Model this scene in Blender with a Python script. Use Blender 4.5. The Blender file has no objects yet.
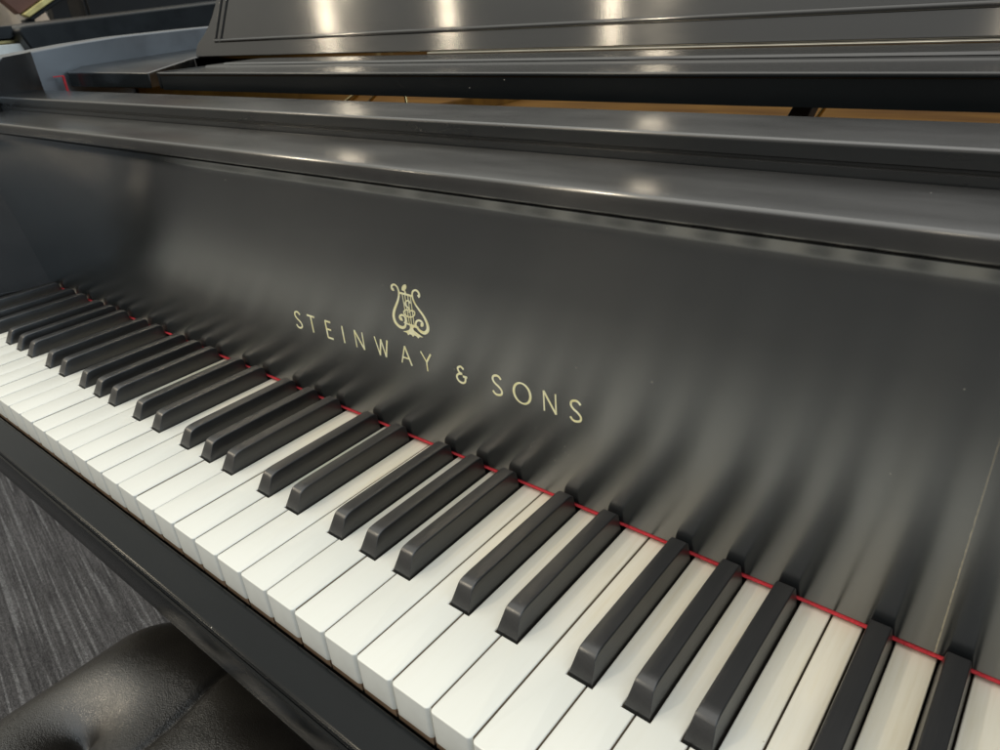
import bpy, bmesh, math, random
from mathutils import Vector, Matrix
random.seed(7)
S = bpy.context.scene
COL = S.collection

# ------------------------------------------------------------------ camera
CAM_LOC = Vector((0.30368, -0.1232, 0.26159))
CAM_ROT = Matrix(((0.775305, -0.246308, 0.581579), (0.627561, 0.404236, -0.665403), (-0.071201, 0.880866, 0.467979)))
FPX = 713.11
cd = bpy.data.cameras.new('camera'); cam = bpy.data.objects.new('camera', cd); COL.objects.link(cam)
cam.matrix_world = Matrix.Translation(CAM_LOC) @ CAM_ROT.to_4x4()
cd.lens = 25.672; cd.sensor_width = 36; cd.clip_start = 0.01; cd.clip_end = 100
cd.dof.use_dof = True; cd.dof.focus_distance = 0.42; cd.dof.aperture_fstop = 22.0
S.camera = cam

def on_plane_y(px, py, y):
    d = CAM_ROT @ Vector(((px - 500) / FPX, (375 - py) / FPX, -1))
    t = (y - CAM_LOC.y) / d.y
    return CAM_LOC + t * d

# ------------------------------------------------------------------ materials
def newmat(name):
    m = bpy.data.materials.new(name); m.use_nodes = True
    nt = m.node_tree; return m, nt, nt.nodes['Principled BSDF']
def N(nt, t, **kw):
    n = nt.nodes.new(t)
    for k, v in kw.items():
        if k in ('operation', 'blend_type', 'feature', 'data_type', 'noise_dimensions', 'voronoi_dimensions', 'interpolation_type', 'distance'): setattr(n, k, v)
        else:
            n.inputs[k.replace('_', ' ')].default_value = v
    return n
def L(nt, a, b): nt.links.new(a, b)
def objcoord(nt, scale=(1, 1, 1), rot=(0, 0, 0)):
    tc = nt.nodes.new('ShaderNodeTexCoord'); mp = nt.nodes.new('ShaderNodeMapping')
    mp.inputs['Scale'].default_value = scale; mp.inputs['Rotation'].default_value = rot
    L(nt, tc.outputs['Object'], mp.inputs['Vector']); return mp.outputs['Vector']
def ramp(nt, fac, stops):
    r = nt.nodes.new('ShaderNodeValToRGB'); cr = r.color_ramp
    while len(cr.elements) < len(stops): cr.elements.new(0.5)
    for e, (p, c) in zip(cr.elements, stops):
        e.position = p; e.color = (c[0], c[1], c[2], 1) if isinstance(c, tuple) else (c, c, c, 1)
    L(nt, fac, r.inputs['Fac']); return r.outputs['Color']
def mixc(nt, fac, a, b, blend='MIX'):
    m = nt.nodes.new('ShaderNodeMix'); m.data_type = 'RGBA'; m.blend_type = blend
    for s, v in ((m.inputs[0], fac), (m.inputs[6], a), (m.inputs[7], b)):
        if hasattr(v, 'links') or hasattr(v, 'is_linked'): L(nt, v, s)
        elif isinstance(v, tuple): s.default_value = (v[0], v[1], v[2], 1)
        else: s.default_value = v
    return m.outputs[2]
def math_(nt, op, a, b=None, c=None):
    m = nt.nodes.new('ShaderNodeMath'); m.operation = op
    for i, v in enumerate((a, b, c)):
        if v is None: continue
        if hasattr(v, 'is_linked'): L(nt, v, m.inputs[i])
        else: m.inputs[i].default_value = v
    return m.outputs[0]

def lacquer(name, base=0.012, rough=0.3, ior=1.8, aniso=0.7, tint=(1, 1, 1), dust=0.0, rub=0.02, extra=None, vary=0.16):
    """hand rubbed black satin lacquer: rub lines run along x, so highlights smear across them"""
    m, nt, b = newmat(name)
    b.inputs['IOR'].default_value = ior
    b.inputs['Anisotropic'].default_value = aniso
    g = nt.nodes.new('ShaderNodeNewGeometry')
    cr = N(nt, 'ShaderNodeVectorMath', operation='CROSS_PRODUCT'); cr.inputs[1].default_value = (1, 0, 0)
    L(nt, g.outputs['Normal'], cr.inputs[0])
    no = nt.nodes.new('ShaderNodeVectorMath'); no.operation = 'NORMALIZE'; L(nt, cr.outputs[0], no.inputs[0])
    if aniso > 0: L(nt, no.outputs[0], b.inputs['Tangent'])
    # roughness patches
    n1 = N(nt, 'ShaderNodeTexNoise', Scale=9.0, Detail=5.0, Roughness=0.6); L(nt, objcoord(nt, (1, 3, 3)), n1.inputs['Vector'])
    mr = nt.nodes.new('ShaderNodeMapRange'); mr.inputs['From Min'].default_value = 0.3; mr.inputs['From Max'].default_value = 0.7
    mr.inputs['To Min'].default_value = rough * (1 - vary); mr.inputs['To Max'].default_value = rough * (1 + vary)
    L(nt, n1.outputs['Fac'], mr.inputs['Value']); L(nt, mr.outputs[0], b.inputs['Roughness'])
    # rub lines as bump
    n2 = N(nt, 'ShaderNodeTexNoise', Scale=1.0, Detail=3.0, Roughness=0.7); L(nt, objcoord(nt, (14, 900, 900)), n2.inputs['Vector'])
    n3 = N(nt, 'ShaderNodeTexNoise', Scale=35.0, Detail=2.0); L(nt, objcoord(nt, (1, 1, 1)), n3.inputs['Vector'])
    h = math_(nt, 'ADD', n2.outputs['Fac'], math_(nt, 'MULTIPLY', n3.outputs['Fac'], 0.8))
    bp = N(nt, 'ShaderNodeBump', Strength=rub, Distance=0.001); L(nt, h, bp.inputs['Height']); L(nt, bp.outputs[0], b.inputs['Normal'])
    c = (base * tint[0], base * tint[1], base * tint[2])
    col = mixc(nt, n1.outputs['Fac'], tuple(v * 0.7 for v in c), tuple(v * 1.4 for v in c))
    if dust > 0:   # sparse specks of dust lying on the lacquer
        v = N(nt, 'ShaderNodeTexVoronoi', Scale=190.0); L(nt, objcoord(nt, (1, 1, 1)), v.inputs['Vector'])
        sep = nt.nodes.new('ShaderNodeSeparateColor'); L(nt, v.outputs['Color'], sep.inputs[0])
        pick = math_(nt, 'GREATER_THAN', sep.outputs[0], 1.0 - dust)
        size = math_(nt, 'MULTIPLY', sep.outputs[1], 0.085)
        dot = math_(nt, 'LESS_THAN', v.outputs['Distance'], math_(nt, 'ADD', size, 0.02))
        pt = math_(nt, 'MULTIPLY', pick, dot)
        col = mixc(nt, pt, col, (0.42, 0.40, 0.36))
    if extra: col = extra(nt, col, b)
    L(nt, col, b.inputs['Base Color'])
    return m

def fall_extra(nt, col, b):
    tc = nt.nodes.new('ShaderNodeTexCoord'); sx = nt.nodes.new('ShaderNodeSeparateXYZ'); L(nt, tc.outputs['Object'], sx.inputs[0])
    n = N(nt, 'ShaderNodeTexNoise', Scale=90.0, Detail=3.0); L(nt, objcoord(nt, (1, 1, 3)), n.inputs['Vector'])
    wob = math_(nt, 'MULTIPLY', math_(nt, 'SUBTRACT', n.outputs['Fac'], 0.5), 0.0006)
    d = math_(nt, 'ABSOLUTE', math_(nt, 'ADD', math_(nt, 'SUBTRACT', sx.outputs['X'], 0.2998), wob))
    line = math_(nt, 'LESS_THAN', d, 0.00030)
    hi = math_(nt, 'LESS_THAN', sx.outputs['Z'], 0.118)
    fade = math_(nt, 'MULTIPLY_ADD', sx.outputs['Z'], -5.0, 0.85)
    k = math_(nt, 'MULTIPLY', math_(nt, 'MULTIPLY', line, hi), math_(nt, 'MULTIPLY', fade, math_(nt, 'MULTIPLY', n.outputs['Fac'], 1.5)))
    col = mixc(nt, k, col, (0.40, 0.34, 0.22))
    # cluster of tiny scuffs and lint right of the lettering
    v = N(nt, 'ShaderNodeTexVoronoi', Scale=420.0); L(nt, objcoord(nt, (1, 1, 1)), v.inputs['Vector'])
    sep = nt.nodes.new('ShaderNodeSeparateColor'); L(nt, v.outputs['Color'], sep.inputs[0])
    dx = math_(nt, 'DIVIDE', math_(nt, 'SUBTRACT', sx.outputs['X'], 0.100), 0.022)
    dz = math_(nt, 'DIVIDE', math_(nt, 'SUBTRACT', sx.outputs['Z'], 0.035), 0.012)
    rr = math_(nt, 'ADD', math_(nt, 'MULTIPLY', dx, dx), math_(nt, 'MULTIPLY', dz, dz))
    near = math_(nt, 'MAXIMUM', math_(nt, 'MULTIPLY_ADD', rr, -0.30, 0.32), 0.002)
    p = math_(nt, 'MULTIPLY', math_(nt, 'LESS_THAN', sep.outputs[0], near), math_(nt, 'LESS_THAN', v.outputs['Distance'], 0.16))
    col = mixc(nt, math_(nt, 'MULTIPLY', p, 0.7), col, (0.40, 0.38, 0.32))
    return col

M = {}
M['fall'] = lacquer('fallboard_lacquer', 0.006, 0.215, 2.55, 0.95, tint=(0.60, 1.0, 1.25), extra=fall_extra, rub=0.0015, vary=0.05)
M['lac'] = lacquer('case_lacquer', 0.014, 0.20, 1.75, 0.9, dust=0.016, rub=0.006)
M['nose'] = lacquer('worn_lacquer', 0.010, 0.22, 2.15, 0.985, dust=0.012, rub=0.006)
M['face'] = lacquer('rail_face_lacquer', 0.016, 0.30, 1.5, 0.3, tint=(0.9, 1, 1.08), dust=0.02, rub=0.006)
M['slip'] = lacquer('key_slip_lacquer', 0.007, 0.22, 1.26, 0.3, tint=(0.8, 1, 1.15), dust=0.03, rub=0.006)
M['desk'] = lacquer('music_desk_lacquer', 0.016, 0.15, 1.8, 0.98, tint=(1, 1, 1), rub=0.003)
M['rim'] = lacquer('rim_lacquer', 0.040, 0.42, 2.2, 0.3, tint=(0.8, 1, 1.2), rub=0.02)
M['dull'] = lacquer('dull_black_paint', 0.012, 0.6, 1.4, 0.0)

def ebony():
    m, nt, b = newmat('ebony_key'); b.inputs['IOR'].default_value = 1.75
    n = N(nt, 'ShaderNodeTexNoise', Scale=1.0, Detail=6.0, Roughness=0.65); L(nt, objcoord(nt, (900, 14, 900)), n.inputs['Vector'])
    L(nt, ramp(nt, n.outputs['Fac'], [(0.3, (0.006, 0.006, 0.007)), (0.7, (0.014, 0.014, 0.014))]), b.inputs['Base Color'])
    n2 = N(nt, 'ShaderNodeTexNoise', Scale=60.0, Detail=4.0); L(nt, objcoord(nt), n2.inputs['Vector'])
    mr = nt.nodes.new('ShaderNodeMapRange'); mr.inputs['To Min'].default_value = 0.24; mr.inputs['To Max'].default_value = 0.38
    L(nt, n2.outputs['Fac'], mr.inputs['Value']); L(nt, mr.outputs[0], b.inputs['Roughness'])
    bp = N(nt, 'ShaderNodeBump', Strength=0.12, Distance=0.0006); L(nt, n.outputs['Fac'], bp.inputs['Height']); L(nt, bp.outputs[0], b.inputs['Normal'])
    return m
M['ebony'] = ebony()

def ivory():
    m, nt, b = newmat('ivory_key_cover')
    b.inputs['IOR'].default_value = 1.5
    oi = nt.nodes.new('ShaderNodeObjectInfo')
    tc = nt.nodes.new('ShaderNodeTexCoord'); sx = nt.nodes.new('ShaderNodeSeparateXYZ'); L(nt, tc.outputs['Object'], sx.inputs[0])
    # object coordinates shifted by a random amount so each key has grain of its own
    sh = nt.nodes.new('ShaderNodeCombineXYZ'); L(nt, math_(nt, 'MULTIPLY', oi.outputs['Random'], 7.0), sh.inputs[0]); L(nt, math_(nt, 'MULTIPLY', oi.outputs['Random'], 3.0), sh.inputs[1])
    ad = nt.nodes.new('ShaderNodeVectorMath'); L(nt, tc.outputs['Object'], ad.inputs[0]); L(nt, sh.outputs[0], ad.inputs[1])
    mp = nt.nodes.new('ShaderNodeMapping'); mp.inputs['Scale'].default_value = (260, 16, 60); L(nt, ad.outputs[0], mp.inputs['Vector'])
    n = N(nt, 'ShaderNodeTexNoise', Scale=1.0, Detail=4.0, Roughness=0.55); L(nt, mp.outputs[0], n.inputs['Vector'])
    n2 = N(nt, 'ShaderNodeTexNoise', Scale=34.0, Detail=3.0); L(nt, ad.outputs[0], n2.inputs['Vector'])
    # tails yellowed, heads greyer; tail colour also lifted to offset shade around the sharps
    y = math_(nt, 'ADD', sx.outputs['Y'], math_(nt, 'MULTIPLY', math_(nt, 'SUBTRACT', n2.outputs['Fac'], 0.5), 0.05))
    mr = nt.nodes.new('ShaderNodeMapRange'); mr.interpolation_type = 'SMOOTHSTEP'
    mr.inputs['From Min'].default_value = 0.035; mr.inputs['From Max'].default_value = 0.115; L(nt, y, mr.inputs['Value'])
    head = mixc(nt, oi.outputs['Random'], (0.745, 0.752, 0.70), (0.79, 0.795, 0.74))
    tail = mixc(nt, oi.outputs['Random'], (0.93, 0.88, 0.75), (0.90, 0.84, 0.69))
    c = mixc(nt, mr.outputs[0], head, tail)
    st = ramp(nt, n.outputs['Fac'], [(0.30, (0.90, 0.87, 0.80)), (0.55, (1.0, 1.0, 1.0)), (0.75, (0.97, 0.95, 0.90))])
    c2 = mixc(nt, math_(nt, 'MULTIPLY_ADD', mr.outputs[0], 0.75, 0.12), c, mixc(nt, 1.0, c, st, 'MULTIPLY'))
    v = N(nt, 'ShaderNodeTexVoronoi', Scale=70.0); L(nt, ad.outputs[0], v.inputs['Vector'])
    sep = nt.nodes.new('ShaderNodeSeparateColor'); L(nt, v.outputs['Color'], sep.inputs[0])
    sp = math_(nt, 'MULTIPLY', math_(nt, 'GREATER_THAN', sep.outputs[0], 0.93), math_(nt, 'LESS_THAN', v.outputs['Distance'], 0.045))
    c3 = mixc(nt, math_(nt, 'MULTIPLY', sp, 0.5), c2, (0.35, 0.28, 0.18))
    L(nt, c3, b.inputs['Base Color'])
    b.inputs['Roughness'].default_value = 0.34
    b.inputs['Subsurface Weight'].default_value = 0.0
    bp = N(nt, 'ShaderNodeBump', Strength=0.06, Distance=0.0006); L(nt, n2.outputs['Fac'], bp.inputs['Height']); L(nt, bp.outputs[0], b.inputs['Normal'])
    return m
M['ivory'] = ivory()

def simple(name, c, rough=0.5, metal=0.0, ior=1.45, noise=None, c2=None, bump=0.0, scale=(1, 1, 1), detail=4.0):
    m, nt, b = newmat(name)
    b.inputs['Roughness'].default_value = rough; b.inputs['Metallic'].default_value = metal; b.inputs['IOR'].default_value = ior
    n = N(nt, 'ShaderNodeTexNoise', Scale=noise or 20.0, Detail=detail); L(nt, objcoord(nt, scale), n.inputs['Vector'])
    c2 = c2 or tuple(v * 0.75 for v in c)
    L(nt, ramp(nt, n.outputs['Fac'], [(0.3, tuple(c2)), (0.7, tuple(c))]), b.inputs['Base Color'])
    if bump:
        bp = N(nt, 'ShaderNodeBump', Strength=bump, Distance=0.001); L(nt, n.outputs['Fac'], bp.inputs['Height']); L(nt, bp.outputs[0], b.inputs['Normal'])
    return m
M['front'] = simple('key_front_cover', (0.70, 0.72, 0.69), 0.4, noise=60, c2=(0.62, 0.63, 0.60))
M['wood'] = simple('bare_key_wood', (0.36, 0.25, 0.17), 0.7, noise=1, scale=(40, 300, 300), c2=(0.24, 0.16, 0.10))
M['sidewood'] = simple('key_side_wood', (0.30, 0.24, 0.17), 0.7, noise=1, scale=(300, 30, 300), c2=(0.20, 0.155, 0.11))
M['edge'] = simple('ebony_edge_wear_sheen', (0.085, 0.083, 0.08), 0.35, ior=1.7, noise=220, c2=(0.022, 0.022, 0.022))  # paler bevel on the sharps: wear and edge highlight put into one colour
M['felt'] = simple('red_felt', (0.60, 0.045, 0.055), 0.95, noise=900, c2=(0.40, 0.02, 0.03), bump=0.6)
M['gold'] = simple('gilt_inlay', (0.97, 0.95, 0.70), 0.3, 0.15, noise=260, c2=(0.86, 0.79, 0.42))
M['bronze'] = simple('bronze_plate', (0.165, 0.078, 0.012), 0.8, 0.0, noise=9, c2=(0.08, 0.034, 0.006), scale=(1, 4, 1))
M['bronze'].node_tree.nodes['Principled BSDF'].inputs['Specular IOR Level'].default_value = 0.08
M['brass'] = simple('bright_brass', (0.90, 0.72, 0.34), 0.22, 1.0, noise=30)
M['steel'] = simple('string_steel', (0.7, 0.66, 0.55), 0.3, 1.0, noise=30)

def leather():
    m, nt, b = newmat('black_leather'); b.inputs['IOR'].default_value = 1.75
    v = N(nt, 'ShaderNodeTexVoronoi', Scale=800.0); v.feature = 'DISTANCE_TO_EDGE'; 
    nz = N(nt, 'ShaderNodeTexNoise', Scale=160.0, Detail=3.0); L(nt, objcoord(nt), nz.inputs['Vector'])
    ad = nt.nodes.new('ShaderNodeVectorMath'); L(nt, objcoord(nt, (1, 0.62, 1)), ad.inputs[0])
    sc = nt.nodes.new('ShaderNodeVectorMath'); sc.operation = 'SCALE'; L(nt, nz.outputs['Color'], sc.inputs[0]); sc.inputs['Scale'].default_value = 0.006
    L(nt, sc.outputs[0], ad.inputs[1]); L(nt, ad.outputs[0], v.inputs['Vector'])
    hgt = ramp(nt, v.outputs['Distance'], [(0.0, 0.0), (0.25, 1.0)])
    n2 = N(nt, 'ShaderNodeTexNoise', Scale=18.0, Detail=4.0); L(nt, objcoord(nt), n2.inputs['Vector'])
    L(nt, ramp(nt, n2.outputs['Fac'], [(0.3, (0.009, 0.008, 0.007)), (0.7, (0.018, 0.016, 0.013))]), b.inputs['Base Color'])
    mr = nt.nodes.new('ShaderNodeMapRange'); mr.inputs['To Min'].default_value = 0.24; mr.inputs['To Max'].default_value = 0.36
    L(nt, n2.outputs['Fac'], mr.inputs['Value']); L(nt, mr.outputs[0], b.inputs['Roughness'])
    h = math_(nt, 'ADD', hgt, math_(nt, 'MULTIPLY', n2.outputs['Fac'], 1.2))
    bp = N(nt, 'ShaderNodeBump', Strength=0.24, Distance=0.0005); L(nt, h, bp.inputs['Height']); L(nt, bp.outputs[0], b.inputs['Normal'])
    return m
M['leather'] = leather()

def carpet():
    m, nt, b = newmat('striped_carpet'); b.inputs['Roughness'].default_value = 0.95; b.inputs['Specular IOR Level'].default_value = 0.1
    rz = math.radians(-10)
    def co(s):
        tc = nt.nodes.new('ShaderNodeTexCoord'); r = nt.nodes.new('ShaderNodeMapping'); r.inputs['Rotation'].default_value = (0, 0, -rz)
        L(nt, tc.outputs['Object'], r.inputs['Vector'])
        q = nt.nodes.new('ShaderNodeMapping'); q.inputs['Scale'].default_value = s; L(nt, r.outputs[0], q.inputs['Vector']); return q.outputs[0]
    a = N(nt, 'ShaderNodeTexNoise', Scale=1.0, Detail=2.0, Roughness=0.6); L(nt, co((6.0, 210, 1)), a.inputs['Vector'])
    f = N(nt, 'ShaderNodeTexNoise', Scale=1.0, Detail=3.0, Roughness=0.7); L(nt, co((80.0, 480, 1)), f.inputs['Vector'])
    p = N(nt, 'ShaderNodeTexNoise', Scale=9.0, Detail=3.0); L(nt, co((1, 1.6, 1)), p.inputs['Vector'])
    t = N(nt, 'ShaderNodeTexNoise', Scale=480.0, Detail=2.0); L(nt, co((1, 1, 1)), t.inputs['Vector'])
    k = math_(nt, 'ADD', math_(nt, 'MULTIPLY', a.outputs['Fac'], 0.55), math_(nt, 'ADD', math_(nt, 'MULTIPLY', f.outputs['Fac'], 0.34), math_(nt, 'MULTIPLY', p.outputs['Fac'], 0.14)))
    c = ramp(nt, k, [(0.36, (0.036, 0.036, 0.038)), (0.50, (0.075, 0.073, 0.075)), (0.62, (0.115, 0.113, 0.116)), (0.74, (0.20, 0.20, 0.205))])
    # few thin pale yarns
    w = N(nt, 'ShaderNodeTexNoise', Scale=1.0, Detail=0.0); L(nt, co((3.2, 170, 1)), w.inputs['Vector'])
    yl = math_(nt, 'GREATER_THAN', w.outputs['Fac'], 0.665)
    c = mixc(nt, math_(nt, 'MULTIPLY', yl, math_(nt, 'MULTIPLY', t.outputs['Fac'], 1.1)), c, (0.19, 0.19, 0.195))
    c = mixc(nt, 0.55, c, mixc(nt, 1.0, c, ramp(nt, t.outputs['Fac'], [(0.35, 0.25), (0.65, 1.7)]), 'MULTIPLY'))
    L(nt, c, b.inputs['Base Color'])
    bp = N(nt, 'ShaderNodeBump', Strength=0.8, Distance=0.004); L(nt, math_(nt, 'ADD', t.outputs['Fac'], f.outputs['Fac']), bp.inputs['Height']); L(nt, bp.outputs[0], b.inputs['Normal'])
    return m
M['carpet'] = carpet()

# ------------------------------------------------------------------ helpers
def finish(name, bm, mats, parent=None, loc=(0, 0, 0), smooth=35, bevel=None, segs=2, bang=30):
    bmesh.ops.recalc_face_normals(bm, faces=bm.faces)
    me = bpy.data.meshes.new(name); bm.to_mesh(me); bm.free()
    for m in (mats if isinstance(mats, (list, tuple)) else [mats]): me.materials.append(m)
    if smooth is not None:
        for p in me.polygons: p.use_smooth = True
        me.set_sharp_from_angle(angle=math.radians(smooth))
    o = bpy.data.objects.new(name, me); COL.objects.link(o); o.location = loc
    if parent: o.parent = parent
    if bevel:
        b = o.modifiers.new('bevel', 'BEVEL'); b.width = bevel; b.segments = segs; b.limit_method = 'ANGLE'; b.angle_limit = math.radians(bang)
        b.harden_normals = False
    return o
def box(bm, x0, x1, y0, y1, z0, z1):
    vs = [bm.verts.new((x, y, z)) for x in (x0, x1) for y in (y0, y1) for z in (z0, z1)]
    for f in ((0, 1, 3, 2), (4, 6, 7, 5), (0, 4, 5, 1), (2, 3, 7, 6), (0, 2, 6, 4), (1, 5, 7, 3)):
        bm.faces.new([vs[i] for i in f])
def ext_x(bm, prof, x0, x1, nseg=1):
    """closed (y,z) outline swept along x"""
    rings = []
    for i in range(nseg + 1):
        x = x0 + (x1 - x0) * i / nseg
        rings.append([bm.verts.new((x, y, z)) for y, z in prof])
    n = len(prof)
    for a, b in zip(rings, rings[1:]):
        for i in range(n): bm.faces.new((a[i], a[(i + 1) % n], b[(i + 1) % n], b[i]))
    bm.faces.new(rings[0]); bm.faces.new(list(reversed(rings[-1])))
def prism(bm, poly, axis, a0, a1):
    """poly in the two other axes, swept along axis"""
    def P(u, v, w):
        return {'z': (u, v, w), 'y': (u, w, v), 'x': (w, u, v)}[axis]
    A = [bm.verts.new(P(u, v, a0)) for u, v in poly]; B = [bm.verts.new(P(u, v, a1)) for u, v in poly]
    n = len(poly)
    for i in range(n): bm.faces.new((A[i], A[(i + 1) % n], B[(i + 1) % n], B[i]))
    bm.faces.new(A); bm.faces.new(list(reversed(B)))
def arc(cy, cz, r, a0, a1, n=6, rz=None):
    rz = rz or r
    return [(cy + r * math.cos(math.radians(a0 + (a1 - a0) * i / n)), cz + rz * math.sin(math.radians(a0 + (a1 - a0) * i / n))) for i in range(n + 1)]
def thing(name, label, cat, loc=(0, 0, 0), group=None):
    o = bpy.data.objects.new(name, None); COL.objects.link(o); o.location = loc
    o['label'] = label; o['category'] = cat
    if group: o['group'] = group
    return o

# ================================================================== GRAND PIANO
piano = thing('grand_piano', 'black satin grand piano in the foreground with its fallboard open over the keys', 'piano', (0, 0, 0))
PITCH = 0.0235; X0 = -0.611; FY = 0.145
letters7 = 'CDEFGAB'
def kname(i): return 'AB'[i] if i < 2 else letters7[(i - 2) % 7]
BOFF = {'C': -0.0034, 'D': 0.0026, 'F': -0.0040, 'G': 0.0, 'A': 0.0029}   # sharp right of this natural
def has_sharp(i): return kname(i) in BOFF and i < 51
HW = 0.0067   # half width of the slot cut for a sharp
# white keys -------------------------------------------------
cache = {}
for i in range(52):
    left_sharp = i > 0 and has_sharp(i - 1); right_sharp = has_sharp(i)
    nm = kname(i)
    key = (nm, left_sharp, right_sharp)
    cx = X0 + (i + 0.5) * PITCH
    g = 0.00045
    if key not in cache:
        w = PITCH / 2 - g
        xl = -w; xr = w
        tl = xl; tr = xr
        if left_sharp: tl = -PITCH / 2 + BOFF[kname(i - 1)] + HW
        if right_sharp: tr = PITCH / 2 + BOFF[nm] - HW
        yc = 0.0490; r = 0.0022; ye = 0.1500
        out = []
        for k in range(6):
            a = math.radians(180 + 90 * k / 5); out.append((xl + r + r * math.cos(a), r + r * math.sin(a)))
        for k in range(6):
            a = math.radians(270 + 90 * k / 5); out.append((xr - r + r * math.cos(a), r + r * math.sin(a)))
        if right_sharp: out += [(xr, yc), (tr, yc)]
        out += [(tr, ye), (tl, ye)]
        if left_sharp: out += [(tl, yc), (xl, yc)]
        bm = bmesh.new()
        prism(bm, out, 'z', -0.0196, 0.0)
        bmesh.ops.recalc_face_normals(bm, faces=bm.faces)
        for f in bm.faces:
            if f.normal.y < -0.25 and f.calc_center_median().y < 0.004: f.material_index = 1
        # round the top edges
        es = [e for e in bm.edges if all(abs(v.co.z) < 1e-6 for v in e.verts)]
        bmesh.ops.bevel(bm, geom=es, offset=0.0006, segments=3, affect='EDGES', profile=0.5)
        for f in bm.faces:
            if f.calc_center_median().z > -0.0009: f.material_index = 0
        box(bm, xl + 0.0004, xr - 0.0004, 0.0006, yc - 0.001, -0.0245, -0.0197)
        box(bm, tl + 0.0004, tr - 0.0004, yc - 0.001, ye, -0.0245, -0.0197)
        for f in bm.faces:
            m_ = f.calc_center_median()
            if f.material_index == 0 and m_.z < -0.01965: f.material_index = 2
            if f.material_index == 0 and abs(f.normal.x) > 0.9 and m_.y > 0.004 and m_.z < -0.001: f.material_index = 3
        o = finish('white_key', bm, [M['ivory'], M['front'], M['wood'], M['sidewood']], piano, smooth=40)
        cache[key] = o
    else:
        o = cache[key].copy(); COL.objects.link(o); o.parent = piano
    o.location = (cx, 0, random.uniform(-0.00035, 0.00025))
# black keys -------------------------------------------------
def black_mesh():
    bm = bmesh.new()
    # stations along y : (y, half base, half top, z top)
    st = []
    yb = 0.0500
    bw = 0.0059; tw = 0.0044
    base = -0.004
    # front slope sections
    secs = [(0.0500, bw, 0.00580, 0.0004), (0.0502, bw, 0.00575, 0.0010), (0.0551, bw, 0.00460, 0.0098), (0.0560, bw, 0.00455, 0.0108), (0.0574, bw, 0.0045, 0.0115),
            (0.0596, bw, 0.0044, 0.0119), (0.0625, bw, 0.0044, 0.0121), (0.1000, bw, 0.0044, 0.0121), (0.1385, bw, 0.0044, 0.0120), (0.1415, bw, 0.0044, 0.0114), (0.1430, bw, 0.0044, 0.0098)]
    rings = []
    for y, b, t, z in secs:
        r = min(0.0008, max(0.00015, z * 0.07))
        hb = b; sl = (b - t) / max(z, 0.001)
        ring = [(-hb, base), (-hb, 0.0)]
        ring += [(-t - 0.0000, z - r)] + [(-t + r * (1 - math.cos(math.radians(a))), z - r + r * math.sin(math.radians(a))) for a in (18, 36, 54, 72, 90)]
        ring += [(-x, zz) for x, zz in reversed(ring)]
        rings.append([bm.verts.new((x, y, zz)) for x, zz in ring])
    n = len(rings[0])
    for a, b_ in zip(rings, rings[1:]):
        for i in range(n): bm.faces.new((a[i], a[(i + 1) % n], b_[(i + 1) % n], b_[i]))
    bm.faces.new(rings[0]); bm.faces.new(list(reversed(rings[-1])))
    return bm
bk = None
for i in range(51):
    if not has_sharp(i): continue
    x = X0 + (i + 1) * PITCH + BOFF[kname(i)]
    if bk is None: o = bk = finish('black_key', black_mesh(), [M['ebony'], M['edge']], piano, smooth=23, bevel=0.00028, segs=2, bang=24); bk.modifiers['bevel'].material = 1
    else:
        o = bk.copy(); COL.objects.link(o); o.parent = piano
    o.location = (x, 0, random.uniform(-0.00015, 0.00015)); o.rotation_euler = (0, 0, random.uniform(-0.0015, 0.0015))
# dark key frame under the keys
bm = bmesh.new(); box(bm, -0.613, 0.613, 0.004, 0.30, -0.034, -0.0255)
finish('key_frame', bm, M['dull'], piano)
# felt ------------------------------------------------------
bm = bmesh.new()
ext_x(bm, [(0.1443, 0.0022), (0.1440, 0.0027), (0.1443, 0.0033), (0.1475, 0.0034), (0.1475, 0.0022)], -0.612, 0.612, 300)
for v in bm.verts:
    v.co.z += 0.00018 * math.sin(v.co.x * 83) + random.uniform(-0.00008, 0.00008); v.co.y += random.uniform(-0.0001, 0.0001)
finish('felt_strip', bm, M['felt'], piano, smooth=60)
# fallboard -------------------------------------------------
def surf(z):      # the board leans very slightly forward towards its top
    return 0.145 if z < 0.07 else 0.145 - 0.0024 * ((z - 0.07) / 0.08) ** 1.6
prof = [(0.170, 0.0040), (0.1456, 0.0036), (0.1450, 0.0042), (0.1450, 0.040)] + [(surf(z * 0.004), z * 0.004) for z in range(17, 43)] + [(0.1411, 0.1698)]
prof += [(0.1402, 0.1716), (0.1391, 0.1742), (0.1396, 0.1748), (0.1420, 0.1756), (0.1420, 0.1774), (0.1350, 0.1775)]
prof += arc(0.1326, 0.1791, 0.0015, 265, 180, 4)
prof += [(0.1303, 0.1835), (0.1304, 0.1856)] + arc(0.1323, 0.1856, 0.0019, 175, 95, 6)
prof += [(0.1420, 0.1876), (0.1890, 0.1869), (0.1890, 0.1700), (0.170, 0.1600)]
bm = bmesh.new(); ext_x(bm, prof, -0.668, 0.668, 4)
fall = finish('fallboard', bm, [M['fall'], M['nose']], piano, smooth=38)
for p in fall.data.polygons:
    if p.center.z > 0.1752: p.material_index = 1

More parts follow.
